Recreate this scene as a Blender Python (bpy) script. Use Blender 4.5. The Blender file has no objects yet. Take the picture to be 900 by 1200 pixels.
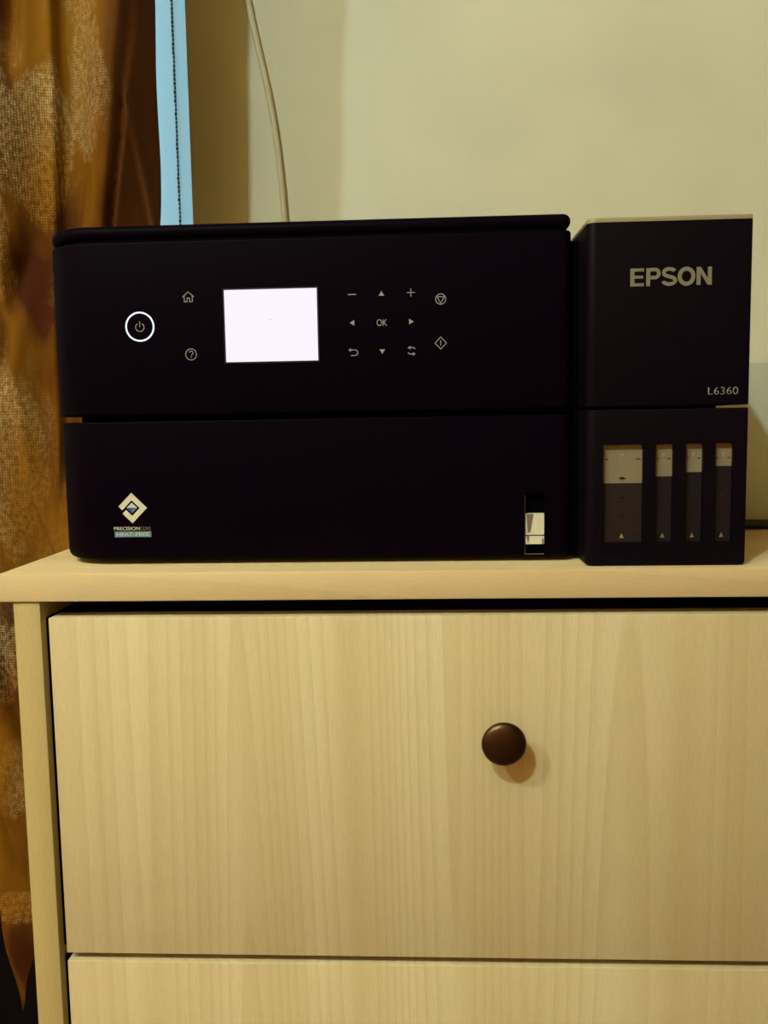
import bpy, bmesh, math, random
from mathutils import Matrix, Vector, noise

S = bpy.context.scene
COL = S.collection
PI = math.pi
random.seed(4)

# ---------------------------------------------------------------- camera
TOP = 0.76                                    # height of the chest's top
cam = bpy.data.cameras.new('camera')
cam.sensor_fit = 'HORIZONTAL'
cam.sensor_width = 36.0
cam.lens = 36.0 * 1040.0 / 900.0
cam.clip_start = 0.01
camo = bpy.data.objects.new('camera', cam)
COL.objects.link(camo)
camo.matrix_world = Matrix(((0.99870048, 0.01184907, 0.04956769, 0.0),
                            (0.04809217, 0.10278014, -0.99354083, 0.0),
                            (-0.01686711, 0.99463352, 0.10207673, TOP + 0.07825),
                            (0, 0, 0, 1)))
S.camera = camo

# ---------------------------------------------------------------- dusk sky outside, exposure
W = bpy.data.worlds.new('dusk_sky')
S.world = W
W.use_nodes = True
bg = W.node_tree.nodes['Background']
bg.inputs['Color'].default_value = (0.42, 0.69, 0.82, 1)
bg.inputs['Strength'].default_value = 3.1
S.view_settings.view_transform = 'Standard'
S.view_settings.look = 'None'
S.view_settings.gamma = 1.0
S.view_settings.use_curve_mapping = False
S.view_settings.exposure = -0.10
LAMP_A_COL = (0.72, 1.0, 1.0)
LAMP_B_COL = (0.66, 0.92, 1.0)
LAMP_A = 99.0                                 # watts of the stronger ceiling lamp
LAMP_B = 70.0


# ---------------------------------------------------------------- materials
def new_mat(name):
    m = bpy.data.materials.new(name)
    m.use_nodes = True
    nt = m.node_tree
    return m, nt, nt.nodes['Principled BSDF']


def plain(name, col, rough=0.5, metal=0.0, spec=0.5, bump=0.0, bscale=900, coat=0.0):
    m, nt, b = new_mat(name)
    b.inputs['Base Color'].default_value = (*col, 1)
    b.inputs['Roughness'].default_value = rough
    b.inputs['Metallic'].default_value = metal
    b.inputs['Specular IOR Level'].default_value = spec
    b.inputs['Coat Weight'].default_value = coat
    if bump:
        t = nt.nodes.new('ShaderNodeTexCoord')
        n = nt.nodes.new('ShaderNodeTexNoise')
        n.inputs['Scale'].default_value = bscale
        n.inputs['Detail'].default_value = 3
        k = nt.nodes.new('ShaderNodeBump')
        k.inputs['Strength'].default_value = bump
        k.inputs['Distance'].default_value = 0.0005
        nt.links.new(t.outputs['Object'], n.inputs['Vector'])
        nt.links.new(n.outputs['Fac'], k.inputs['Height'])
        nt.links.new(k.outputs['Normal'], b.inputs['Normal'])
    return m


def glow(name, col, strength):
    m, nt, b = new_mat(name)
    b.inputs['Base Color'].default_value = (0.02, 0.02, 0.02, 1)
    b.inputs['Emission Color'].default_value = (*col, 1)
    b.inputs['Emission Strength'].default_value = strength
    return m


def ramp(nt, stops):
    r = nt.nodes.new('ShaderNodeValToRGB')
    e = r.color_ramp.elements
    while len(e) < len(stops):
        e.new(0.5)
    for k, (p, c) in enumerate(stops):
        e[k].position = p
        e[k].color = (*c, 1) if len(c) == 3 else c
    return r


def mixc(nt, mode, fac, a, b):
    n = nt.nodes.new('ShaderNodeMix')
    n.data_type = 'RGBA'
    n.blend_type = mode
    for sock, v in ((0, fac), (6, a), (7, b)):
        if hasattr(v, 'links'):
            nt.links.new(v, n.inputs[sock])
        elif isinstance(v, tuple):
            n.inputs[sock].default_value = (*v, 1)
        else:
            n.inputs[sock].default_value = v
    return n.outputs[2]


def mapping(nt, scale, rot=(0, 0, 0)):
    t = nt.nodes.new('ShaderNodeTexCoord')
    p = nt.nodes.new('ShaderNodeMapping')
    p.inputs['Scale'].default_value = scale
    p.inputs['Rotation'].default_value = rot
    nt.links.new(t.outputs['Object'], p.inputs['Vector'])
    return p.outputs['Vector']


def tex_noise(nt, vec, scale, detail=3, rough=0.5, dist=0.0):
    n = nt.nodes.new('ShaderNodeTexNoise')
    n.inputs['Scale'].default_value = scale
    n.inputs['Detail'].default_value = detail
    n.inputs['Roughness'].default_value = rough
    n.inputs['Distortion'].default_value = dist
    nt.links.new(vec, n.inputs['Vector'])
    return n.outputs['Fac']


def wood(name, light, dark, axis, line_amt=0.5, rough=0.5):
    """pale laminate with long soft grain lines along `axis`"""
    m, nt, b = new_mat(name)
    s = [1.0, 1.0, 1.0]
    s[axis] = 0.024
    v = mapping(nt, tuple(s))
    a = tex_noise(nt, v, 26, 2, 0.5, 0.1)
    broad = ramp(nt, [(0.30, tuple(0.65 * d + 0.35 * l for d, l in zip(dark, light))), (0.68, light)])
    nt.links.new(a, broad.inputs['Fac'])
    # thin growth lines: contour lines of a stretched noise
    g = tex_noise(nt, v, 15, 0, 0.4, 0.0)
    mul = nt.nodes.new('ShaderNodeMath'); mul.operation = 'MULTIPLY'; mul.inputs[1].default_value = 22
    nt.links.new(g, mul.inputs[0])
    fr = nt.nodes.new('ShaderNodeMath'); fr.operation = 'FRACT'
    nt.links.new(mul.outputs[0], fr.inputs[0])
    lr = ramp(nt, [(0.0, (0.0, 0.0, 0.0)), (0.45, (0.12, 0.12, 0.12)), (0.93, (1, 1, 1)), (1.0, (0, 0, 0))])
    nt.links.new(fr.outputs[0], lr.inputs['Fac'])
    lm = nt.nodes.new('ShaderNodeMath'); lm.operation = 'MULTIPLY'; lm.inputs[1].default_value = line_amt
    nt.links.new(lr.outputs['Color'], lm.inputs[0])
    c1 = mixc(nt, 'MIX', lm.outputs[0], broad.outputs['Color'], dark)
    s2 = [1.0, 1.0, 1.0]
    s2[axis] = 0.10
    f = tex_noise(nt, mapping(nt, tuple(s2)), 1500, 2, 0.6)
    fr2 = ramp(nt, [(0.3, (0.95, 0.945, 0.93)), (0.7, (1.03, 1.03, 1.03))])
    nt.links.new(f, fr2.inputs['Fac'])
    c2 = mixc(nt, 'MULTIPLY', 1.0, c1, fr2.outputs['Color'])
    nt.links.new(c2, b.inputs['Base Color'])
    b.inputs['Roughness'].default_value = rough
    b.inputs['Specular IOR Level'].default_value = 0.35
    k = nt.nodes.new('ShaderNodeBump')
    k.inputs['Strength'].default_value = 0.05
    k.inputs['Distance'].default_value = 0.0002
    nt.links.new(f, k.inputs['Height'])
    nt.links.new(k.outputs['Normal'], b.inputs['Normal'])
    return m


def paint(name, col, var=0.06):
    m, nt, b = new_mat(name)
    v = mapping(nt, (1, 1, 1))
    n1 = tex_noise(nt, v, 5, 3)
    r = ramp(nt, [(0.3, tuple(c * (1 - var) for c in col)), (0.7, tuple(min(1, c * (1 + var)) for c in col))])
    nt.links.new(n1, r.inputs['Fac'])
    nt.links.new(r.outputs['Color'], b.inputs['Base Color'])
    b.inputs['Roughness'].default_value = 0.8
    b.inputs['Specular IOR Level'].default_value = 0.2
    n2 = tex_noise(nt, v, 260, 4)
    k = nt.nodes.new('ShaderNodeBump')
    k.inputs['Strength'].default_value = 0.12
    k.inputs['Distance'].default_value = 0.002
    nt.links.new(n2, k.inputs['Height'])
    nt.links.new(k.outputs['Normal'], b.inputs['Normal'])
    return m


def curtain_mat():
    m, nt, b = new_mat('curtain_velvet')
    vs = mapping(nt, (1.0, 1.0, 0.42))
    base_n = tex_noise(nt, vs, 11, 3, 0.55, 0.3)
    base = ramp(nt, [(0.36, (0.055, 0.013, 0.003)), (0.48, (0.145, 0.052, 0.003)), (0.70, (0.215, 0.092, 0.006))])
    nt.links.new(base_n, base.inputs['Fac'])
    # woven chenille patches: lighter, with a visible grid of threads
    pn = tex_noise(nt, vs, 12, 5, 0.66, 0.5)
    pr = ramp(nt, [(0.52, (0, 0, 0)), (0.62, (1, 1, 1))])
    nt.links.new(pn, pr.inputs['Fac'])

    def wave(direction, scale):
        w = nt.nodes.new('ShaderNodeTexWave')
        w.bands_direction = direction
        w.inputs['Scale'].default_value = scale
        w.inputs['Distortion'].default_value = 1.2
        w.inputs['Detail Scale'].default_value = 3.0
        nt.links.new(mapping(nt, (1, 1, 1)), w.inputs['Vector'])
        return w.outputs['Fac']

    def math_node(op, a, c):
        n = nt.nodes.new('ShaderNodeMath')
        n.operation = op
        for k, v in ((0, a), (1, c)):
            if hasattr(v, 'links'):
                nt.links.new(v, n.inputs[k])
            else:
                n.inputs[k].default_value = v
        return n.outputs[0]
    grid = math_node('MULTIPLY', math_node('ADD', math_node('MULTIPLY', wave('X', 150), 0.65), 0.35),
                     math_node('ADD', math_node('MULTIPLY', wave('Z', 120), 0.55), 0.45))
    wearn = tex_noise(nt, mapping(nt, (1.0, 1.0, 0.7)), 260, 3, 0.7)
    wr = ramp(nt, [(0.38, (0.12, 0.12, 0.12)), (0.60, (1, 1, 1))])
    nt.links.new(wearn, wr.inputs['Fac'])
    # the large worn motifs of the weave, with ragged outlines
    tc = nt.nodes.new('ShaderNodeTexCoord')
    sep = nt.nodes.new('ShaderNodeSeparateXYZ')
    nt.links.new(tc.outputs['Object'], sep.inputs[0])
    X, Zc = sep.outputs['X'], sep.outputs['Z']
    rag = math_node('MULTIPLY', math_node('SUBTRACT', tex_noise(nt, vs, 30, 4, 0.65), 0.5), 2.6)
    fac = math_node('MULTIPLY', pr.outputs['Color'], math_node('LESS_THAN', X, -0.335))
    fac = math_node('MULTIPLY', fac, 0.55)
    for bx_, bz_, rx_, rz_, amt in ((-0.372, 1.105, 0.030, 0.085, 1.0), (-0.412, 1.12, 0.030, 0.075, 0.8), (-0.322, 1.165, 0.026, 0.075, 0.6),
                               (-0.325, 1.26, 0.025, 0.05, 0.5), (-0.408, 0.80, 0.034, 0.10, 0.9), (-0.415, 1.02, 0.020, 0.06, 0.8), (-0.437, 0.60, 0.035, 0.045, 0.9),
                               (-0.432, 0.47, 0.02, 0.04, 0.7), (-0.428, 0.335, 0.03, 0.018, 1.0), (-0.62, 1.2, 0.06, 0.12, 0.9), (-0.58, 0.8, 0.06, 0.14, 0.9)):
        dx_ = math_node('DIVIDE', math_node('SUBTRACT', X, bx_), rx_)
        dz_ = math_node('DIVIDE', math_node('SUBTRACT', Zc, bz_), rz_)
        rr_ = math_node('ADD', math_node('MULTIPLY', dx_, dx_), math_node('MULTIPLY', dz_, dz_))
        f_ = math_node('SUBTRACT', math_node('ADD', 1.0, rag), rr_)
        f_ = math_node('MULTIPLY', math_node('MINIMUM', math_node('MAXIMUM', math_node('MULTIPLY', f_, 2.5), 0.0), 1.0), amt)
        fac = math_node('MAXIMUM', fac, f_)
    pm = math_node('MULTIPLY', math_node('MULTIPLY', fac, grid), wr.outputs['Color'])
    # shade of the fold turning back at the free edge, painted darker brown
    edge_shade = nt.nodes.new('ShaderNodeMapRange')
    edge_shade.inputs['From Min'].default_value = -0.312
    edge_shade.inputs['From Max'].default_value = -0.282
    nt.links.new(X, edge_shade.inputs['Value'])
    base_c = mixc(nt, 'MIX', edge_shade.outputs['Result'], base.outputs['Color'], (0.105, 0.035, 0.009))
    tone_n = tex_noise(nt, vs, 10, 2)
    tone = ramp(nt, [(0.46, (0.42, 0.20, 0.035)), (0.60, (0.58, 0.44, 0.22))])
    nt.links.new(tone_n, tone.inputs['Fac'])
    c = mixc(nt, 'MIX', math_node('MULTIPLY', pm, 0.9), base_c, tone.outputs['Color'])
    nt.links.new(c, b.inputs['Base Color'])
    b.inputs['Roughness'].default_value = 0.8
    b.inputs['Specular IOR Level'].default_value = 0.06
    k = nt.nodes.new('ShaderNodeBump')
    k.inputs['Strength'].default_value = 0.35
    k.inputs['Distance'].default_value = 0.0015
    nt.links.new(pm, k.inputs['Height'])
    nt.links.new(k.outputs['Normal'], b.inputs['Normal'])
    return m


def blind_mat():
    m = bpy.data.materials.new('blind_fabric')
    m.use_nodes = True
    nt = m.node_tree
    nt.nodes.remove(nt.nodes['Principled BSDF'])
    out = nt.nodes['Material Output']
    tr = nt.nodes.new('ShaderNodeBsdfTranslucent')
    tr.inputs['Color'].default_value = (0.80, 0.86, 0.88, 1)
    df = nt.nodes.new('ShaderNodeBsdfDiffuse')
    df.inputs['Color'].default_value = (0.7, 0.75, 0.78, 1)
    mx = nt.nodes.new('ShaderNodeMixShader')
    mx.inputs['Fac'].default_value = 0.12
    nt.links.new(tr.outputs[0], mx.inputs[1]); nt.links.new(df.outputs[0], mx.inputs[2])
    nt.links.new(mx.outputs[0], out.inputs['Surface'])
    return m


def glass_mat():
    m = bpy.data.materials.new('window_glass')
    m.use_nodes = True
    nt = m.node_tree
    nt.nodes.remove(nt.nodes['Principled BSDF'])
    out = nt.nodes['Material Output']
    tr = nt.nodes.new('ShaderNodeBsdfTransparent')
    tr.inputs['Color'].default_value = (0.95, 0.97, 0.97, 1)
    gl = nt.nodes.new('ShaderNodeBsdfGlossy')
    gl.inputs['Roughness'].default_value = 0.02
    mx = nt.nodes.new('ShaderNodeMixShader')
    mx.inputs['Fac'].default_value = 0.06
    nt.links.new(tr.outputs[0], mx.inputs[1]); nt.links.new(gl.outputs[0], mx.inputs[2])
    nt.links.new(mx.outputs[0], out.inputs['Surface'])
    return m


M = dict(
    wall=paint('wall_paint', (0.66, 0.62, 0.47)),
    side_wall=paint('brown_wall_paint', (0.16, 0.09, 0.04)),
    room=paint('far_wall_paint', (0.80, 0.46, 0.14)),
    ceiling=paint('ceiling_paint', (0.85, 0.56, 0.20)),
    floor=wood('floor_wood', (0.20, 0.10, 0.04), (0.12, 0.055, 0.02), 1),
    added_dark_panel=plain('added_near_black_panel', (0.006, 0.003, 0.004), 0.75, spec=0.1),
    drawer=wood('drawer_laminate', (0.66, 0.545, 0.345), (0.50, 0.37, 0.185), 2, 0.42),
    side=wood('side_laminate', (0.52, 0.40, 0.18), (0.42, 0.29, 0.11), 2, 0.25),
    top=wood('top_laminate', (0.67, 0.50, 0.29), (0.55, 0.385, 0.19), 0, 0.35),
    inner=plain('drawer_inside', (0.05, 0.03, 0.02), 0.8),
    black=plain('black_plastic', (0.0026, 0.0006, 0.0032), 0.5, spec=0.02, bump=0.06, bscale=2500),
    tank=plain('tank_black_plastic', (0.0042, 0.0020, 0.0048), 0.45, spec=0.05, bump=0.06, bscale=2500),
    deep=plain('deep_black', (0.0012, 0.0006, 0.0012), 0.8, spec=0.02),
    rim=plain('pale_rim', (0.30, 0.24, 0.14), 0.35),
    mark=plain('icon_print', (0.27, 0.255, 0.265), 0.6),
    logo=plain('letter_print', (0.185, 0.165, 0.105), 0.5),
    model=plain('model_print', (0.23, 0.205, 0.165), 0.5),
    badge_cream=plain('badge_cream', (0.62, 0.58, 0.42), 0.6),
    badge_blue=plain('badge_blue', (0.02, 0.06, 0.22), 0.5),
    badge_pale=plain('badge_pale', (0.50, 0.58, 0.60), 0.5),
    badge_bar=plain('badge_bar', (0.13, 0.21, 0.27), 0.5),
    badge_dim=plain('badge_dim', (0.16, 0.11, 0.09), 0.5),
    lcd=glow('lcd_screen', (0.91, 0.85, 0.97), 1.08),
    lcd_mark=glow('lcd_mark', (0.80, 0.80, 0.88), 0.85),
    ring=glow('power_ring_light', (0.80, 0.93, 1.0), 1.3),
    lcd_frame=plain('lcd_frame', (0.004, 0.004, 0.02), 0.25),
    tank_clear=plain('tank_translucent', (0.21, 0.165, 0.10), 0.45),
    ink=plain('ink_dark', (0.020, 0.0125, 0.0125), 0.5, spec=0.15),
    ink2=plain('ink_dark_violet', (0.014, 0.008, 0.011), 0.5, spec=0.15),
    tick=plain('tank_tick', (0.0015, 0.001, 0.001), 0.5),
    paper=plain('paper_edge', (0.62, 0.57, 0.45), 0.6),
    bronze=plain('knob_bronze', (0.085, 0.045, 0.026), 0.36, 1.0),
    cable_white=plain('cable_white', (0.62, 0.55, 0.36), 0.5),
    cable_black=plain('cable_black', (0.004, 0.004, 0.003), 0.5),
    box=plain('box_offwhite', (0.50, 0.50, 0.41), 0.6, bump=0.05, bscale=300),
    blind=blind_mat(),
    stitch=plain('stitch_thread', (0.10, 0.16, 0.20), 0.8),
    frame=plain('window_frame_white', (0.7, 0.7, 0.68), 0.4),
    glass=glass_mat(),
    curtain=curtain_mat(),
    brass=plain('lamp_metal', (0.5, 0.35, 0.15), 0.3, 1.0),
    rubber=plain('rubber', (0.004, 0.003, 0.004), 0.8),
)


# ---------------------------------------------------------------- helpers
def link_mesh(name, me, mat, parent=None, smooth=False, angle=35):
    if mat:
        me.materials.append(M[mat] if isinstance(mat, str) else mat)
    if smooth:
        for p in me.polygons:
            p.use_smooth = True
        me.set_sharp_from_angle(angle=math.radians(angle))
    o = bpy.data.objects.new(name, me)
    COL.objects.link(o)
    if parent:
        o.parent = parent
        # parts are modelled in world coordinates: undo the offset of their root
        off = Vector((0, 0, 0)) if parent.parent else Vector(parent.location)
        o.matrix_parent_inverse = Matrix.Translation(-off)
    return o


def build(name, bm, mat, parent=None, smooth=False, angle=35):
    bmesh.ops.recalc_face_normals(bm, faces=bm.faces)
    me = bpy.data.meshes.new(name)
    bm.to_mesh(me)
    bm.free()
    return link_mesh(name, me, mat, parent, smooth, angle)


def root(name, loc, label, cat, group=None):
    o = bpy.data.objects.new(name, None)
    o.empty_display_size = 0.05
    COL.objects.link(o)
    o.location = loc
    tag(o, label, cat, group)
    return o


def tag(o, label, cat, group=None):
    o['label'] = label
    o['category'] = cat
    if group:
        o['group'] = group
    return o


def struct(o):
    o['kind'] = 'structure'
    return o


def add_box(bm, x0, x1, y0, y1, z0, z1, bev=0.0, seg=2):
    vs = [bm.verts.new((x, y, z)) for x in (x0, x1) for y in (y0, y1) for z in (z0, z1)]
    fs = [bm.faces.new([vs[i] for i in f]) for f in
          ((0, 1, 3, 2), (4, 6, 7, 5), (0, 4, 5, 1), (2, 3, 7, 6), (0, 2, 6, 4), (1, 5, 7, 3))]
    if bev:
        es = list({e for f in fs for e in f.edges})
        bmesh.ops.recalc_face_normals(bm, faces=fs)
        bmesh.ops.bevel(bm, geom=es, offset=bev, segments=seg, profile=0.5, affect='EDGES')


def box(name, mat, parent, x0, x1, y0, y1, z0, z1, bev=0.0, seg=2):
    bm = bmesh.new()
    add_box(bm, x0, x1, y0, y1, z0, z1, bev, seg)
    return build(name, bm, mat, parent, smooth=bev > 0)


def rrect(x0, x1, y0, y1, rad, ins=0.0, n=8):
    """rounded rectangle in plan; rad = radii front-left, front-right, back-right, back-left"""
    pts = []
    cs = ((x0, y0, PI, 1, 1), (x1, y0, 1.5 * PI, -1, 1), (x1, y1, 0.0, -1, -1), (x0, y1, 0.5 * PI, 1, -1))
    for (cx, cy, a0, sx, sy), r in zip(cs, rad):
        rr = max(r - ins, 0.0002)
        ox, oy = cx + sx * (ins + rr), cy + sy * (ins + rr)
        for k in range(n + 1):
            a = a0 + 0.5 * PI * k / n
            pts.append((ox + rr * math.cos(a), oy + rr * math.sin(a)))
    return pts


def slab_bm(x0, x1, y0, y1, z0, z1, rad, bt=0.001, bb=0.001, seg=4, n=8):
    bm = bmesh.new()
    rings = []
    prof = []
    for k in range(seg + 1):
        a = 0.5 * PI * k / seg
        prof.append((bb * (1 - math.sin(a)), z0 + bb * (1 - math.cos(a))))
    for k in range(seg + 1):
        a = 0.5 * PI * k / seg
        prof.append((bt * (1 - math.cos(a)), z1 - bt * (1 - math.sin(a))))
    for ins, z in prof:
        rings.append([bm.verts.new((x, y, z)) for x, y in rrect(x0, x1, y0, y1, rad, ins, n)])
    m = len(rings[0])
    for a, b in zip(rings, rings[1:]):
        for i in range(m):
            bm.faces.new((a[i], a[(i + 1) % m], b[(i + 1) % m], b[i]))
    bm.faces.new(rings[0][::-1])
    bm.faces.new(rings[-1])
    return bm


def slab(name, mat, parent, *a, **k):
    return build(name, slab_bm(*a, **k), mat, parent, smooth=True, angle=30)


def cut(obj, boxes):
    """cut rectangular recesses into a part"""
    bm = bmesh.new()
    for b in boxes:
        add_box(bm, *b)
    bmesh.ops.recalc_face_normals(bm, faces=bm.faces)
    me = bpy.data.meshes.new('cutter')
    bm.to_mesh(me); bm.free()
    c = bpy.data.objects.new('cutter', me)
    COL.objects.link(c)
    md = obj.modifiers.new('cut', 'BOOLEAN')
    md.operation = 'DIFFERENCE'
    md.solver = 'EXACT'
    md.object = c
    bpy.context.view_layer.update()
    dg = bpy.context.evaluated_depsgraph_get()
    new = bpy.data.meshes.new_from_object(obj.evaluated_get(dg))
    obj.modifiers.clear()
    obj.data = new
    bpy.data.objects.remove(c)
    bpy.data.meshes.remove(me)
    new.set_sharp_from_angle(angle=math.radians(30))


def prism(bm, pts, y0, y1):
    """polygon in the XZ plane extruded along Y"""
    a = [bm.verts.new((x, y0, z)) for x, z in pts]
    b = [bm.verts.new((x, y1, z)) for x, z in pts]
    n = len(pts)
    bm.faces.new(a)
    bm.faces.new(b[::-1])
    for i in range(n):
        bm.faces.new((a[i], b[i], b[(i + 1) % n], a[(i + 1) % n]))


def stroke(bm, pts, w, y0, y1, closed=False):
    """mitred ribbon of width w along a polyline in the XZ plane, with thickness y0..y1"""
    n = len(pts)
    L, Rr = [], []
    for i, (x, z) in enumerate(pts):
        if closed or 0 < i < n - 1:
            p, q = pts[(i - 1) % n], pts[(i + 1) % n]
        elif i == 0:
            p, q = pts[0], pts[1]
        else:
            p, q = pts[-2], pts[-1]
        d1 = Vector((x - p[0], z - p[1])); d2 = Vector((q[0] - x, q[1] - z))
        if d1.length < 1e-9: d1 = d2
        if d2.length < 1e-9: d2 = d1
        d1.normalize(); d2.normalize()
        n1 = Vector((-d1.y, d1.x)); n2 = Vector((-d2.y, d2.x))
        mt = n1 + n2
        mt.normalize()
        h = 0.5 * w / max(0.35, mt.dot(n1))
        L.append((x + mt.x * h, z + mt.y * h)); Rr.append((x - mt.x * h, z - mt.y * h))
    va = [[bm.verts.new((px, y, pz)) for px, pz in P] for P in (L, Rr) for y in (y0, y1)]
    lf, lb, rf, rb = va
    rng = range(n if closed else n - 1)
    for i in rng:
        j = (i + 1) % n
        bm.faces.new((lf[i], lf[j], rf[j], rf[i]))
        bm.faces.new((lb[i], rb[i], rb[j], lb[j]))
        bm.faces.new((lf[i], lb[i], lb[j], lf[j]))
        bm.faces.new((rf[i], rf[j], rb[j], rb[i]))
    if not closed:
        for i in (0, n - 1):
            bm.faces.new((lf[i], rf[i], rb[i], lb[i]))


def arc(cx, cz, r, a0, a1, n=24):
    return [(cx + r * math.cos(math.radians(a0 + (a1 - a0) * k / n)),
             cz + r * math.sin(math.radians(a0 + (a1 - a0) * k / n))) for k in range(n + 1)]


def circle(cx, cz, r, n=40):
    return arc(cx, cz, r, 0, 360, n)[:-1]


def lettering(name, body, mat, parent, x0, x1, z0, z1, y, bold=0.0, depth=0.0002):
    """printed lettering as thin mesh, fitted to a rectangle on a face looking to -Y"""
    cu = bpy.data.curves.new(name, 'FONT')
    cu.body = body
    cu.size = 1.0
    cu.offset = bold
    cu.extrude = 0.0
    cu.resolution_u = 4
    t = bpy.data.objects.new(name, cu)
    COL.objects.link(t)
    bpy.context.view_layer.update()
    me = bpy.data.meshes.new_from_object(t.evaluated_get(bpy.context.evaluated_depsgraph_get()))
    bpy.data.objects.remove(t)
    xs = [v.co.x for v in me.vertices]; ys = [v.co.y for v in me.vertices]
    ax, bx, ay, by = min(xs), max(xs), min(ys), max(ys)
    for v in me.vertices:
        X = x0 + (v.co.x - ax) / (bx - ax) * (x1 - x0)
        Z = z0 + (v.co.y - ay) / (by - ay) * (z1 - z0)
        v.co = (X, y, Z)
    me.materials.clear()
    bm = bmesh.new()
    bm.from_mesh(me)
    bpy.data.meshes.remove(me)
    ret = bmesh.ops.extrude_face_region(bm, geom=bm.faces[:])
    for g in ret['geom']:
        if isinstance(g, bmesh.types.BMVert):
            g.co.y -= depth
    return build(name, bm, mat, parent)


def tube(name, mat, parent, pts, r, seg=10, flat=1.0):
    """swept tube through points (Catmull-Rom smoothed)"""
    P = [Vector(p) for p in pts]
    C = []
    for i in range(len(P) - 1):
        p0 = P[i - 1] if i else P[i] * 2 - P[i + 1]
        p1, p2 = P[i], P[i + 1]
        p3 = P[i + 2] if i + 2 < len(P) else P[i + 1] * 2 - P[i]
        for k in range(8):
            t = k / 8
            C.append(0.5 * ((2 * p1) + (p2 - p0) * t + (2 * p0 - 5 * p1 + 4 * p2 - p3) * t * t
                            + (3 * p1 - p0 - 3 * p2 + p3) * t ** 3))
    C.append(P[-1])
    bm = bmesh.new()
    rings = []
    for i, c in enumerate(C):
        d = (C[min(i + 1, len(C) - 1)] - C[max(i - 1, 0)]).normalized()
        u = d.cross(Vector((0, 1, 0)))
        if u.length < 0.15:
            u = d.cross(Vector((0, 0, 1)))
        u.normalize()
        w = d.cross(u).normalized()
        rings.append([bm.verts.new(c + u * (r * math.cos(2 * PI * k / seg)) + w * (r * flat * math.sin(2 * PI * k / seg)))
                      for k in range(seg)])
    for a, b in zip(rings, rings[1:]):
        for k in range(seg):
            bm.faces.new((a[k], a[(k + 1) % seg], b[(k + 1) % seg], b[k]))
    bm.faces.new(rings[0][::-1]); bm.faces.new(rings[-1])
    return build(name, bm, mat, parent, smooth=True, angle=60)


def lathe_y(bm, cx, cz, prof, seg=40):
    """profile of (radius, y) turned about an axis along Y"""
    rings = []
    for r, y in prof:
        rings.append([bm.verts.new((cx + r * math.cos(2 * PI * k / seg), y, cz + r * math.sin(2 * PI * k / seg)))
                      for k in range(seg)])
    for a, b in zip(rings, rings[1:]):
        for k in range(seg):
            bm.faces.new((a[k], a[(k + 1) % seg], b[(k + 1) % seg], b[k]))
    bm.faces.new(rings[0]); bm.faces.new(rings[-1][::-1])


# ---------------------------------------------------------------- the room
WALL = 1.13
RX0, RX1, RY0, RZ1 = -2.3, 1.9, -3.0, 2.55
OPX0, OPX1, OPZ0, OPZ1 = -1.55, -0.2895, 0.50, 2.15     # window opening

struct(box('floor', 'floor', None, RX0, RX1, RY0, WALL + 0.2, -0.1, 0.0))
struct(box('ceiling', 'ceiling', None, RX0, RX1, RY0, WALL + 0.2, RZ1, RZ1 + 0.1))
struct(box('wall_left', 'room', None, RX0 - 0.1, RX0, RY0, WALL + 0.2, 0, RZ1))
struct(box('wall_right', 'side_wall', None, RX1, RX1 + 0.1, RY0, WALL + 0.2, 0, RZ1))
struct(box('wall_front', 'room', None, RX0, RX1, RY0 - 0.1, RY0, 0, RZ1))
bm = bmesh.new()
for a in ((RX0, OPX0, 0, RZ1), (OPX1, RX1, 0, RZ1), (OPX0, OPX1, 0, OPZ0), (OPX0, OPX1, OPZ1, RZ1)):
    add_box(bm, a[0], a[1], WALL, WALL + 0.2, a[2], a[3])
struct(build('wall_back', bm, 'wall'))
# near-black panel added on the wall below the window to keep it dark
struct(box('added_wall_panel', 'added_dark_panel', None, -1.6, -0.26, WALL - 0.012, WALL - 0.0005, 0.001, 0.49, 0.002))

# window: frame, glass
bm = bmesh.new()
fw = 0.05
for a in ((OPX0, OPX0 + fw, OPZ0, OPZ1), (OPX1 - fw, OPX1, OPZ0, OPZ1),
          (OPX0 + fw, OPX1 - fw, OPZ0, OPZ0 + fw), (OPX0 + fw, OPX1 - fw, OPZ1 - fw, OPZ1),
          (-0.88, -0.84, OPZ0 + fw, OPZ1 - fw)):
    add_box(bm, a[0], a[1], WALL + 0.15, WALL + 0.195, a[2], a[3])
wf = struct(build('window_1', bm, 'frame'))
box('pane', 'glass', wf, OPX0 + fw, -0.88, WALL + 0.165, WALL + 0.171, OPZ0 + fw, OPZ1 - fw)
box('pane', 'glass', wf, -0.84, OPX1 - fw, WALL + 0.165, WALL + 0.171, OPZ0 + fw, OPZ1 - fw)

# translucent blind hanging in the window recess, lit from behind by the evening sky
bl = root('window_blind', (OPX1 - 0.3, WALL + 0.012, OPZ0 + 0.02),
          'pale blue backlit fabric blind showing as a narrow strip beside the brown curtain', 'blind')
BX = -0.3076
bm = bmesh.new()
add_box(bm, OPX0 + 0.004, BX - 0.0006, WALL + 0.012, WALL + 0.0128, OPZ0 + 0.02, OPZ1 - 0.04)
build('fabric', bm, 'blind', bl)
bm = bmesh.new()
add_box(bm, BX - 0.001, OPX1 - 0.0008, WALL + 0.0100, WALL + 0.0108, OPZ0 + 0.02, OPZ1 - 0.04)
build('edge_band', bm, 'blind', bl)
bm = bmesh.new()
z = OPZ0 + 0.03
while z < OPZ1 - 0.06:
    w = random.uniform(0.0008, 0.0017)
    add_box(bm, BX - 0.0008 - w, BX + 0.0004, WALL + 0.0088, WALL + 0.0097, z, z + 0.0042)
    z += 0.0052
build('stitching', bm, 'stitch', bl)['label'] = 'dark stitched seam'
bm = bmesh.new()
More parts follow.
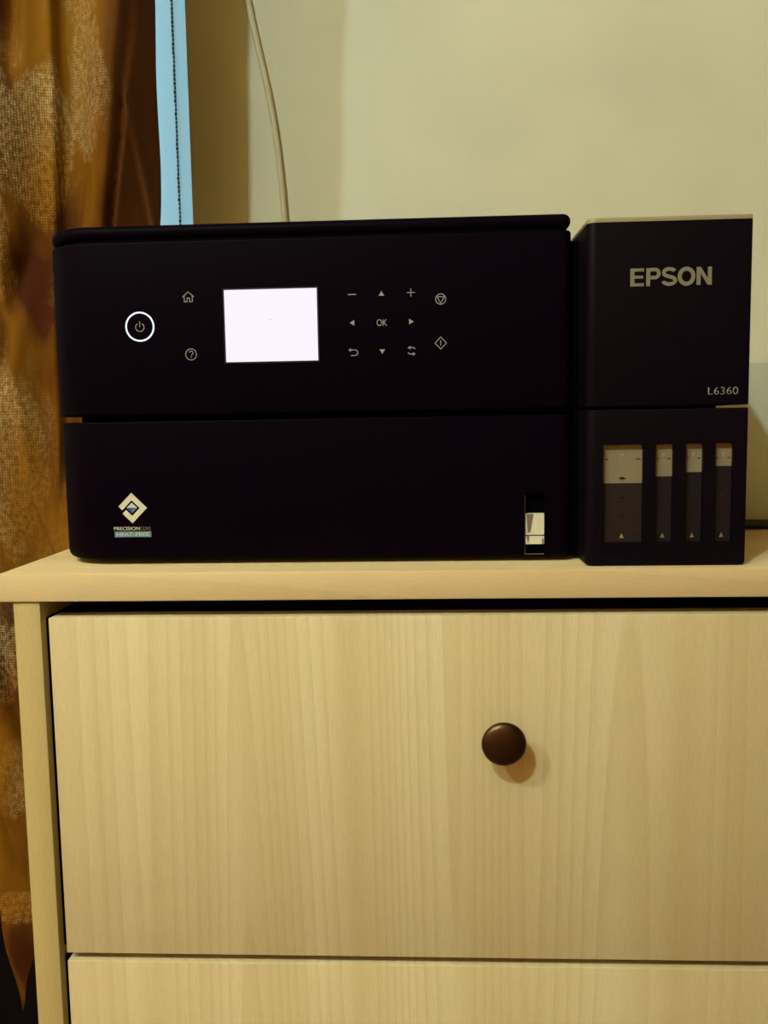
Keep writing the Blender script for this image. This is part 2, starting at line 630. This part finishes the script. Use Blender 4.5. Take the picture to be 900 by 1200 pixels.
add_box(bm, OPX0 + 0.002, OPX1 - 0.0006, WALL + 0.006, WALL + 0.045, OPZ1 - 0.045, OPZ1 - 0.0005, 0.006)
build('roller_case', bm, 'frame', bl, True)

# ceiling lamps (behind the camera)
def ceiling_lamp(x, y, z, watts, colour, label):
    r = root('pendant_lamp', (x, y, RZ1), label, 'lamp')
    bm = bmesh.new()
    bmesh.ops.create_cone(bm, cap_ends=True, segments=32, radius1=0.055, radius2=0.045, depth=0.025,
                          matrix=Matrix.Translation((x, y, RZ1 - 0.0127)))
    build('ceiling_rose', bm, 'brass', r, True)
    bm = bmesh.new()
    bmesh.ops.create_cone(bm, cap_ends=True, segments=12, radius1=0.005, radius2=0.005, depth=RZ1 - 0.02 - z - 0.07,
                          matrix=Matrix.Translation((x, y, (RZ1 - 0.02 + z + 0.07) / 2)))
    build('stem', bm, 'brass', r, True)
    bm = bmesh.new()
    bmesh.ops.create_cone(bm, cap_ends=True, segments=24, radius1=0.022, radius2=0.014, depth=0.035,
                          matrix=Matrix.Translation((x, y, z + 0.06)))
    build('bulb_socket', bm, 'brass', r, True)
    li = bpy.data.lights.new('bulb', 'POINT')
    li.energy = watts
    li.color = colour
    li.shadow_soft_size = 0.032
    lo = bpy.data.objects.new('bulb', li)
    COL.objects.link(lo)
    lo.location = (x, y, z)


ceiling_lamp(-0.70, -1.00, 2.30, LAMP_A, LAMP_A_COL, 'bare pendant bulb hanging behind the viewer, nearer the chest')
ceiling_lamp(-1.43, -0.87, 2.32, LAMP_B, LAMP_B_COL, 'weaker bare pendant bulb hanging behind the viewer, by the left wall')

# ---------------------------------------------------------------- chest of drawers
CF = 0.461                       # plane of drawer fronts and side panels
CB = 0.855
chest = root('chest_of_drawers', (0.0365, 0.66, 0.0),
             'pale maple laminate chest of drawers with round bronze knobs, carrying the printer', 'chest')
box('chest_top', 'top', chest, -0.2310, 0.3028, 0.4594, CB + 0.003, TOP - 0.0153, TOP, 0.0007)
box('side_panel', 'side', chest, -0.2243, -0.2096, CF, CB, 0.0, TOP - 0.0153, 0.0006)
box('side_panel', 'side', chest, 0.2826, 0.2973, CF, CB, 0.0, TOP - 0.0153, 0.0006)
box('back_panel', 'inner', chest, -0.2096, 0.2826, CB - 0.006, CB, 0.02, TOP - 0.0153)
box('plinth', 'side', chest, -0.2096, 0.2826, CF + 0.03, CF + 0.045, 0.0, 0.065)
H = 0.1912
zt = TOP - 0.0246
KX = 0.0380


def knob_bm(cx, cz):
    bm = bmesh.new()
    lathe_y(bm, cx, cz, [(0.0050, CF), (0.0050, CF - 0.0010), (0.0042, CF - 0.0020), (0.0040, CF - 0.0070),
                         (0.0060, CF - 0.0092), (0.0098, CF - 0.0106), (0.0113, CF - 0.0114), (0.0117, CF - 0.0122),
                         (0.0114, CF - 0.0130), (0.0107, CF - 0.0139), (0.0096, CF - 0.0146), (0.0082, CF - 0.0151),
                         (0.0062, CF - 0.0155), (0.0040, CF - 0.0158), (0.0018, CF - 0.0160), (0.0004, CF - 0.0160)], 48)
    return bm


for k in range(3):
    z1 = zt - k * (H + 0.0047)
    d = box('drawer', 'drawer', chest, -0.2054, 0.2786, CF, CF + 0.016, z1 - H, z1, 0.0006)
    bm = bmesh.new()
    for a in ((-0.195, -0.183, CF + 0.016, CB - 0.02, z1 - H + 0.02, z1 - 0.03),
              (0.256, 0.268, CF + 0.016, CB - 0.02, z1 - H + 0.02, z1 - 0.03),
              (-0.183, 0.256, CB - 0.032, CB - 0.02, z1 - H + 0.02, z1 - 0.03),
              (-0.183, 0.256, CF + 0.016, CB - 0.032, z1 - H + 0.02, z1 - H + 0.026)):
        add_box(bm, *a)
    build('drawer_box', bm, 'inner', d)
    for xa, xb in ((-0.2094, -0.2056), (0.2788, 0.2824)):
        box('gap_shade_strip', 'deep', d, xa, xb, CF + 0.0065, CB - 0.05, z1 - H + 0.001, z1 - 0.001)  # black strip added inside the side gap to stand for its shade
    build('knob', knob_bm(KX, z1 - 0.0653), 'bronze', d, True, 50)['label'] = 'round aged bronze knob'

# ---------------------------------------------------------------- printer
BF = 0.485                       # front plane of the main body
TF = 0.467                       # front plane of the ink tank unit
PB = 0.80
px0, px1 = -0.2124, 0.0776
Z = lambda h: TOP + h
prn = root('printer', (-0.02, 0.64, TOP),
           'black ink tank printer with lit white screen, standing on the pale chest', 'printer')
RAD = (0.030, 0.0045, 0.004, 0.015)
# inner chassis, seen in the joints
slab('chassis', 'deep', prn, px0 + 0.013, 0.157, BF + 0.0075, PB, Z(0.003), Z(0.1715), (0.018, 0.002, 0.004, 0.012), n=6)
slab('scanner_lid', 'black', prn, px0 + 0.0004, px1 - 0.0002, BF, PB, Z(0.1783), Z(0.1858), RAD, 0.0036, 0.0034, 6, 12)
slab('lid_gasket', 'deep', prn, px0 + 0.003, px1 - 0.0025, BF + 0.002, PB - 0.002, Z(0.176), Z(0.1795), RAD, n=8)
upper = slab('upper_body', 'black', prn, px0, px1, BF, PB, Z(0.0835), Z(0.1772), RAD, 0.0016, 0.0012, 4, 12)
lower = slab('lower_body', 'black', prn, px0 + 0.0008, px1, BF, PB, Z(0.0026), Z(0.0802), RAD, 0.0010, 0.0045, 4, 12)
for fx in (-0.165, 0.05):
    for fy in (0.52, 0.77):
        slab('rubber_foot', 'rubber', prn, fx, fx + 0.016, fy, fy + 0.012, Z(0.0), Z(0.0032), (0.004,) * 4, 0.0004, 0.0004, 2, 4)

# --- screen
lcd = box('screen', 'lcd', prn, -0.1088, -0.0584, BF - 0.0004, BF + 0.0005, Z(0.1115), Z(0.1500))
lcd['label'] = 'lit white screen'
bm = bmesh.new()
stroke(bm, [(-0.1092, Z(0.1111)), (-0.0580, Z(0.1111)), (-0.0580, Z(0.1504)), (-0.1092, Z(0.1504))], 0.0008,
       BF - 0.0005, BF + 0.0003, True)
build('bezel', bm, 'lcd_frame', lcd)
bm = bmesh.new()
prism(bm, [(-0.0845, Z(0.1337)), (-0.0825, Z(0.1337)), (-0.0825, Z(0.1341)), (-0.0845, Z(0.1341))], BF - 0.0005, BF - 0.00041)
build('screen_mark', bm, 'lcd_mark', lcd)

# --- buttons
YI0, YI1 = BF - 0.0002, BF + 0.0002


def icon(name, fn, mat='mark'):
    bm = bmesh.new()
    fn(bm)
    return build(name, bm, mat, prn)


def st(bm, pts, w=0.00042, closed=False):
    stroke(bm, [(x, Z(z)) for x, z in pts], w, YI0, YI1, closed)


def pr(bm, pts):
    prism(bm, [(x, Z(z)) for x, z in pts], YI0, YI1)


pw = icon('power_button', lambda bm: (st(bm, circle(-0.1558, 0.1316, 0.0076, 56), 0.00085, True)), 'ring')
pw['label'] = 'lit ring of the power button'
icon('power_icon', lambda bm: (st(bm, arc(-0.1558, 0.1313, 0.0023, 125, 415, 26), 0.0004),
                               st(bm, [(-0.1558, 0.1345), (-0.1558, 0.1314)], 0.0004)))


def home(bm):
    x, z = -0.1285, 0.1468
    st(bm, [(x - 0.0031, z + 0.0001), (x, z + 0.0028), (x + 0.0031, z + 0.0001)])
    st(bm, [(x - 0.0022, z + 0.0006), (x - 0.0022, z - 0.0025), (x - 0.0007, z - 0.0025), (x - 0.0007, z - 0.0005),
            (x + 0.0007, z - 0.0005), (x + 0.0007, z - 0.0025), (x + 0.0022, z - 0.0025), (x + 0.0022, z + 0.0006)])


def helpb(bm):
    x, z = -0.1281, 0.1161
    st(bm, circle(x, z, 0.0030, 32), 0.0004, True)
    st(bm, arc(x, z + 0.0008, 0.0010, 170, -60, 14) + [(x, z - 0.0008)], 0.0004)
    pr(bm, [(x - 0.0002, z - 0.0018), (x + 0.0003, z - 0.0018), (x + 0.0003, z - 0.0013), (x - 0.0002, z - 0.0013)])


def tri(cx, cz, a, s=0.0017):
    return lambda bm: pr(bm, [(cx + s * math.cos(math.radians(a + d)) * f, cz + s * math.sin(math.radians(a + d)) * f)
                              for d, f in ((0, 0.75), (128, 1.15), (232, 1.15))])


icon('home_icon', home)
icon('help_icon', helpb)
icon('minus_icon', lambda bm: st(bm, [(-0.0416, 0.1461), (-0.0372, 0.1461)], 0.0005))
icon('up_arrow_icon', tri(-0.0236, 0.1463, 90))
icon('plus_icon', lambda bm: (st(bm, [(-0.0100, 0.1464), (-0.0056, 0.1464)]), st(bm, [(-0.0078, 0.1486), (-0.0078, 0.1442)])))
icon('left_arrow_icon', tri(-0.0397, 0.1311, 180))
icon('right_arrow_icon', tri(-0.0078, 0.1311, 0))
icon('down_arrow_icon', tri(-0.0236, 0.1155, -90))
icon('stop_icon', lambda bm: (st(bm, circle(0.0081, 0.1426, 0.0027, 32), 0.0004, True),
                              st(bm, [(0.0061, 0.1438), (0.0101, 0.1438), (0.0081, 0.1404)], 0.0004, True)))
icon('start_icon', lambda bm: (st(bm, [(0.0079, 0.1226), (0.0110, 0.1194), (0.0079, 0.1162), (0.0048, 0.1194)], 0.0004, True),
                               st(bm, [(0.0079, 0.1208), (0.0079, 0.1180)], 0.0004)))


def back(bm):
    x, z = -0.0394, 0.1156
    st(bm, [(x - 0.0014, z + 0.0011), (x + 0.0008, z + 0.0011)] + arc(x + 0.0010, z - 0.0004, 0.0015, 85, -90, 10)
       + [(x - 0.0012, z - 0.0019)], 0.00045)
    pr(bm, [(x - 0.0026, z + 0.0011), (x - 0.0012, z + 0.0021), (x - 0.0012, z + 0.0001)])


def swap(bm):
    x, z = -0.0078, 0.1156
    st(bm, [(x - 0.0008, z + 0.0017), (x + 0.0010, z + 0.0017), (x + 0.0020, z + 0.0010)], 0.0005)
    pr(bm, [(x - 0.0021, z + 0.0017), (x - 0.0006, z + 0.0027), (x - 0.0006, z + 0.0007)])
    st(bm, [(x + 0.0008, z - 0.0017), (x - 0.0010, z - 0.0017), (x - 0.0020, z - 0.0010)], 0.0005)
    pr(bm, [(x + 0.0021, z - 0.0017), (x + 0.0006, z - 0.0007), (x + 0.0006, z - 0.0027)])


icon('return_icon', back)
icon('swap_icon', swap)
lettering('ok_lettering', 'OK', 'mark', prn, -0.0264, -0.0208, Z(0.1291), Z(0.1327), BF + 0.0001, 0.0, 0.0003)

# --- badge at lower left
cx, cz, q = -0.1648, 0.0323, 0.0085
bm = bmesh.new()
w = 0.0031
c = 0.00205       # half width measured along the diagonal
o = q - c
stroke(bm, [(cx - o - 0.0001, Z(cz - 0.0001)), (cx, Z(cz + o)), (cx + o, Z(cz)), (cx, Z(cz - o)), (cx - 0.0044, Z(cz - o + 0.0044))],
       0.0029, BF - 0.0002, BF + 0.0002)
bd = build('badge', bm, 'badge_cream', prn)
bd['label'] = 'cream diamond badge with a small blue and white diamond inside'
bm = bmesh.new()
prism(bm, [(cx - 0.0030, Z(cz + 0.0001)), (cx + 0.0030, Z(cz + 0.0001)), (cx, Z(cz + 0.0030))], BF - 0.0002, BF + 0.0002)
build('diamond_top', bm, 'badge_pale', bd)
bm = bmesh.new()
prism(bm, [(cx - 0.0030, Z(cz - 0.0001)), (cx, Z(cz - 0.0030)), (cx + 0.0030, Z(cz - 0.0001))], BF - 0.0002, BF + 0.0002)
build('diamond_bottom', bm, 'badge_blue', bd)
bm = bmesh.new()
prism(bm, [(cx + 0.0002, Z(cz - 0.0004)), (cx + 0.0002, Z(cz - 0.0024)), (cx + 0.0024, Z(cz - 0.0004))], BF - 0.00025, BF - 0.00021)
build('diamond_facet', bm, 'badge_bar', bd)
lettering('badge_lettering', 'PRECISION', 'badge_cream', prn, -0.1755, -0.1610, Z(0.0199), Z(0.0218), BF + 0.0001, 0.0, 0.0003)
lettering('badge_lettering', 'CORE', 'badge_dim', prn, -0.1606, -0.1547, Z(0.0199), Z(0.0218), BF + 0.0001, 0.0, 0.0003)
bar = box('badge_bar', 'badge_bar', prn, -0.1752, -0.1545, BF - 0.0002, BF + 0.0002, Z(0.0160), Z(0.0192))
lettering('bar_lettering', 'HEAT-FREE', 'badge_pale', bar, -0.1740, -0.1557, Z(0.0166), Z(0.0185), BF - 0.00018, 0.0, 0.0002)

# --- paper level window at lower right of the body
SX0, SX1, SZ0, SZ1 = 0.0526, 0.0636, 0.0036, 0.0380
cut(lower, [(SX0, SX1, BF - 0.01, BF + 0.007, Z(SZ0), Z(SZ1))])
sl = box('paper_gauge', 'deep', prn, SX0 + 0.0001, SX1 - 0.0001, BF + 0.0055, BF + 0.0069, Z(SZ0) + 0.0001, Z(SZ1) - 0.0001)
sl['label'] = 'recessed paper level window with pale paper showing'
y0, y1 = BF + 0.0012, BF + 0.0054
bm = bmesh.new()
add_box(bm, SX0 + 0.0007, SX1 - 0.0002, y0, y1, Z(0.0148), Z(0.0264))
add_box(bm, SX0 + 0.0007, SX1 - 0.0002, y0, y1, Z(0.0096), Z(0.0141))
build('paper', bm, 'paper', sl)
bm = bmesh.new()
prism(bm, [(SX0 + 0.0012, Z(0.0262)), (SX0 + 0.0048, Z(0.0262)), (SX0 + 0.0032, Z(0.0166)), (SX0 + 0.0018, Z(0.0158))], y0 - 0.0003, y0 + 0.0003)
prism(bm, [(SX0 + 0.0013, Z(0.0140)), (SX0 + 0.0027, Z(0.0140)), (SX0 + 0.0020, Z(0.0100))], y0 - 0.0003, y0 + 0.0003)
prism(bm, [(SX1 - 0.0014, Z(0.0126)), (SX1 - 0.0006, Z(0.0126)), (SX1 - 0.0006, Z(0.0097)), (SX1 - 0.0014, Z(0.0097))], y0 - 0.0003, y0 + 0.0003)
build('gauge_arm', bm, 'badge_dim', sl)
bm = bmesh.new()
stroke(bm, [(SX0 + 0.0003, Z(0.0366)), (SX0 + 0.0003, Z(0.0042)), (SX1 - 0.0003, Z(0.0042))], 0.0003, BF + 0.0008, BF + 0.0014)  # pale line painting the lit chamfer along the slot's edge
build('gauge_edge_highlight', bm, 'badge_dim', sl)

# --- ink tank unit
TX0, TX1 = 0.0826, 0.1651
TR = (0.0045, 0.0012, 0.003, 0.002)
cover = slab('tank_cover', 'tank', prn, TX0, TX1, TF, PB - 0.004, Z(0.0836), Z(0.1764), TR, 0.0002, 0.0008, 3, 8)
rimo = slab('cover_rim', 'rim', prn, TX0, TX1, TF + 0.0002, PB - 0.004, Z(0.1764), Z(0.1789), TR, 0.0011, 0.0001, 4, 8)
rimo['label'] = 'pale beige top edge of the tank cover'
tank = slab('tank_body', 'tank', prn, TX0, TX1, TF, PB - 0.004, Z(0.0), Z(0.0820), TR, 0.0008, 0.0024, 4, 8)
box('joint_filler', 'deep', prn, 0.070, 0.090, BF + 0.0090, PB - 0.02, Z(0.0032), Z(0.1728))
wins = ((0.0914, 0.1121, 0.0437), (0.1184, 0.1275, 0.0470), (0.1338, 0.1428, 0.0490), (0.1488, 0.1580, 0.0520))
WZ0, WZ1 = 0.0124, 0.0642
cut(tank, [(a, b, TF - 0.01, TF + 0.012, Z(WZ0), Z(WZ1)) for a, b, _ in wins])
for i, (a, b, lev) in enumerate(wins):
    t = box('ink_window', 'tank_clear', prn, a + 0.00005, b - 0.00005, TF + 0.0030, TF + 0.0115, Z(lev), Z(WZ1) - 0.0004)
    t['label'] = 'wide translucent ink window, more than half full' if i == 0 else 'narrow translucent ink window, mostly full'
    box('ink', 'ink' if i == 0 else 'ink2', t, a + 0.00005, b - 0.00005, TF + 0.0030, TF + 0.0115, Z(WZ0) + 0.0001, Z(lev))
    m = (a + b) / 2
    bm = bmesh.new()
    yf = TF + 0.0030

    def dash(x, z, hw, hh=0.0002):
        prism(bm, [(x - hw, Z(z)), (x, Z(z - hh)), (x + hw, Z(z)), (x, Z(z + hh))], yf - 0.0003, yf + 0.0002)
    hw = 0.0019 if i == 0 else 0.0014
    for zz in (0.0463, 0.0366, 0.0269):
        dash(m, zz, hw, 0.0008)
    ex = 0.0013 if i == 0 else 0.0009
    for s in (a + ex + 0.0008, b - ex - 0.0008):
        dash(s, 0.0563, ex, 0.0003)
        dash(s, 0.0170, ex, 0.0003)
    build('level_marks', bm, 'tick', t)
    bm = bmesh.new()
    prism(bm, [(m - 0.0011, Z(0.0147)), (m + 0.0011, Z(0.0147)), (m, Z(0.0172))], yf - 0.0003, yf + 0.0002)
    build('lower_pointer', bm, 'tank_clear' if i else 'rim', t)
    bm = bmesh.new()
    prism(bm, [(m - 0.0006, Z(0.0592)), (m, Z(0.0566)), (m + 0.0010, Z(0.0592))], yf - 0.0003, yf + 0.0002)
    build('upper_pointer', bm, 'rim', t)
ux, uz = 9.51e-5, 8.6e-5


def lx(X): return 0.1042 + (X - 178) * ux
def lz(Y): return Z(0.1442 + (205 - Y) * uz)


def letter(shapes, name):
    bm = bmesh.new()
    for kind, pts, wd in shapes:
        P = [(lx(a), lz(b)) for a, b in pts]
        if kind == 'p':
            prism(bm, P, TF - 0.00012, TF + 0.0003)
        else:
            stroke(bm, P, wd * ux, TF - 0.00012, TF + 0.0003, kind == 'c')
    o = build(name, bm, 'logo', prn)
    return o


def ell(cx_, cy_, rx, ry, a0, a1, n=20):
    return [(cx_ + rx * math.cos(math.radians(a0 + (a1 - a0) * k / n)),
             cy_ - ry * math.sin(math.radians(a0 + (a1 - a0) * k / n))) for k in range(n + 1)]


letter([('p', [(178, 205), (178, 101), (250, 101), (250, 119), (200, 119), (200, 143), (246, 143), (246, 160), (200, 160), (200, 187), (250, 187), (250, 205)], 0)], 'letter_e')
letter([('p', [(262, 205), (262, 101), (283, 101), (283, 205)], 0),
        ('s', [(283, 110), (306, 110)] + ell(308, 133, 20, 23, 85, -85, 14) + [(306, 156), (283, 156)], 19)], 'letter_p')
letter([('s', ell(384, 127, 29, 19, 20, 180, 14) + ell(378, 132, 23, 17, 190, 262, 6) + [(392, 155)]
         + ell(388, 175, 27, 20, 70, -80, 12) + ell(384, 177, 31, 19, 265, 182, 10), 19)], 'letter_s')
letter([('c', ell(474, 153, 36, 43.5, 0, 360, 40)[:-1], 21)], 'letter_o')
letter([('p', [(527, 205), (527, 101), (549, 101), (586, 168), (586, 101), (607, 101), (607, 205), (585, 205), (548, 138), (548, 205)], 0)], 'letter_n')
lettering('model_lettering', 'L6360', 'model', prn, 0.1443, 0.1595, Z(0.0888), Z(0.0926), TF + 0.0001, -0.008, 0.0002)

# ---------------------------------------------------------------- box and cables
bx = box('storage_box', 'box', None, 0.186, 0.287, 0.632, 0.672, TOP, TOP + 0.1142, 0.0012)
tag(bx, 'plain off-white box standing on the chest just behind the right edge of the printer', 'box')
cb = tube('power_cable', 'cable_black', None,
          [(0.1690, 0.634, TOP + 0.0034), (0.185, 0.621, TOP + 0.0034), (0.215, 0.6165, TOP + 0.0034), (0.25, 0.6165, TOP + 0.0034),
           (0.280, 0.619, TOP + 0.0034), (0.2940, 0.635, TOP + 0.0034), (0.2950, 0.68, TOP + 0.0034), (0.288, 0.74, TOP + 0.0034),
           (0.262, 0.80, TOP + 0.0034), (0.22, 0.835, TOP + 0.0034)], 0.0034, 12)
tag(cb, 'black power cable lying on the chest top in front of the off-white box', 'cable')
wc = tube('wall_cable', 'cable_white', None,
          [(-0.246, WALL - 0.0075, TOP + 0.96), (-0.234, WALL - 0.0075, TOP + 0.77), (-0.2213, WALL - 0.0075, TOP + 0.6534), (-0.2107, WALL - 0.0075, TOP + 0.5886), (-0.2006, WALL - 0.0075, TOP + 0.5366), (-0.19, WALL - 0.0075, TOP + 0.4856), (-0.1821, WALL - 0.0075, TOP + 0.4357), (-0.1768, WALL - 0.0075, TOP + 0.3848), (-0.173, WALL - 0.0075, TOP + 0.3264), (-0.169, WALL - 0.0075, TOP + 0.22), (-0.167, WALL - 0.0075, TOP + 0.05), (-0.166, WALL - 0.0075, TOP + -0.3),
           (-0.166, WALL - 0.0075, 0.004)], 0.0037, 12)
tag(wc, 'thin cream cable hanging down the wall behind the printer', 'cable')

# ---------------------------------------------------------------- curtain
def pl(line, z):
    """x of a crease (list of x, z from top down) at height z"""
    if z >= line[0][1]:
        return line[0][0]
    for (xa, za), (xb, zb) in zip(line, line[1:]):
        if za >= z >= zb:
            t = (za - z) / (za - zb)
            return xa + (xb - xa) * t
    return line[-1][0]


def fade(z, lo, hi, soft=0.06):
    a = min(1, max(0, (z - lo) / soft)); b = min(1, max(0, (hi - z) / soft))
    a = a * a * (3 - 2 * a); b = b * b * (3 - 2 * b)
    return a * b


SEAM = [(-0.350, 1.6), (-0.3527, 1.2537), (-0.3528, 1.1574), (-0.3569, 1.0507), (-0.3625, 0.8812), (-0.372, 0.6)]
VALLEY = [(-0.388, 1.6), (-0.391, 1.2551), (-0.393, 1.2072), (-0.3937, 1.16)]
CREASE = [(-0.262, 1.6), (-0.2756, 1.2507), (-0.2868, 1.1552), (-0.3051, 1.041), (-0.3196, 0.9233), (-0.335, 0.7)]
FAN = [(-0.2839, 1.1632), (-0.2783, 1.0979), (-0.2722, 1.0401), (-0.266, 0.95)]
EDGE = [(-0.257, 1.9), (-0.2650, 1.2501), (-0.2672, 1.1463), (-0.2692, 1.0382), (-0.2725, 0.9222), (-0.279, 0.76), (-0.283, 0.3)]
LOW = [(-0.440, 1.22), (-0.4227, 1.1188), (-0.4132, 1.0606), (-0.4131, 0.9595), (-0.4028, 0.7856), (-0.3797, 0.714), (-0.36, 0.6)]
LOW2 = [(-0.38, 1.03), (-0.3957, 0.9846), (-0.418, 0.9082), (-0.4391, 0.8565), (-0.46, 0.80)]
B1 = [(-0.450, 0.70), (-0.436, 0.6052), (-0.424, 0.5119), (-0.408, 0.4741), (-0.39, 0.45)]


def g(d, w):
    return math.exp(-(d / w) ** 2)


def sg(d, w):
    return 0.5 * (1 + math.tanh(d / w))


def cy(x, z):
    y = 0.872
    y += 0.010 * math.sin((x + 0.02 * math.sin(3 * z)) * 52 + 1.2)
    d = x - pl(SEAM, z)
    y += 0.014 * sg(d, 0.0015) * g(max(d, 0), 0.035) * fade(z, 0.75, 2.2) - 0.006 * g(d, 0.012) * fade(z, 0.75, 2.2)
    d = x - pl(VALLEY, z)
    y += 0.014 * g(d, 0.009) * fade(z, 1.14, 2.2, 0.1)
    d = x - pl(CREASE, z)
    tt = min(1.0, max(0.0, d / max(0.004, pl(EDGE, z) - pl(CREASE, z))))
    y += 0.050 * tt + 0.013 * g(d, 0.0032) - 0.008 * g(d + 0.02, 0.018)
    d = x - pl(FAN, z)
    y += -0.010 * g(d, 0.0035) * fade(z, 0.5, 1.20, 0.12)
    d = x - pl(LOW, z)
    y += -0.016 * sg(d, 0.004) * g(max(d, 0), 0.05) * fade(z, 0.60, 1.20)
    d = x - pl(LOW2, z)
    y += 0.012 * g(d, 0.011) * fade(z, 0.78, 1.04)
    d = x - pl(B1, z)
    y += 0.013 * g(d, 0.008) * fade(z, 0.40, 0.76)
    y += 0.010 * noise.noise((x * 14, 0.3, z * 5)) + 0.004 * noise.noise((x * 40, 2.1, z * 14))
    if z < 0.72:
        y += 0.008 * math.sin(z * 42 + x * 60) * min(1, (0.72 - z) / 0.1)
    return y


def hem(x):
    tip = (-0.4275, 0.2120)
    if x < tip[0]:
        return min(0.46, tip[1] + 9.5 * (tip[0] - x))
    return min(0.34, tip[1] + 3.0 * (x - tip[0]))


cur = root('curtain', (-0.45, 0.905, 0.20),
           'heavy golden brown patterned curtain hanging in folds left of the printer', 'curtain')
bm = bmesh.new()
NX, NZ = 260, 330
cols = []
for i in range(NX + 1):
    u = i / NX
    col = []
    for j in range(NZ + 1):
        v = j / NZ
        xe = -0.80
        # guess x at this height, then lay the column between hem and rod
        xx = xe + (-0.262 - xe) * u
        zb = hem(xx)
        zz = zb + (2.20 - zb) * v ** 1.25
        ex = pl(EDGE, zz)
        x = xe + (ex - xe) * u
        col.append(bm.verts.new((x, cy(x, zz), zz)))
    cols.append(col)
for i in range(NX):
    for j in range(NZ):
        bm.faces.new((cols[i][j], cols[i + 1][j], cols[i + 1][j + 1], cols[i][j + 1]))
ret = bmesh.ops.extrude_face_region(bm, geom=bm.faces[:])
for v_ in ret['geom']:
    if isinstance(v_, bmesh.types.BMVert):
        v_.co.y += 0.0015
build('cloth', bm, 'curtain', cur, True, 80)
bm = bmesh.new()
bmesh.ops.create_cone(bm, cap_ends=True, segments=20, radius1=0.012, radius2=0.012, depth=1.9,
                      matrix=Matrix.Translation((-1.0, 0.905, 2.215)) @ Matrix.Rotation(PI / 2, 4, 'Y'))
build('curtain_rod', bm, 'brass', cur, True)
for x in (-1.85, -0.12):
    box('rod_bracket', 'brass', cur, x - 0.008, x + 0.008, 0.905, WALL + 0.0005, 2.207, 2.223)
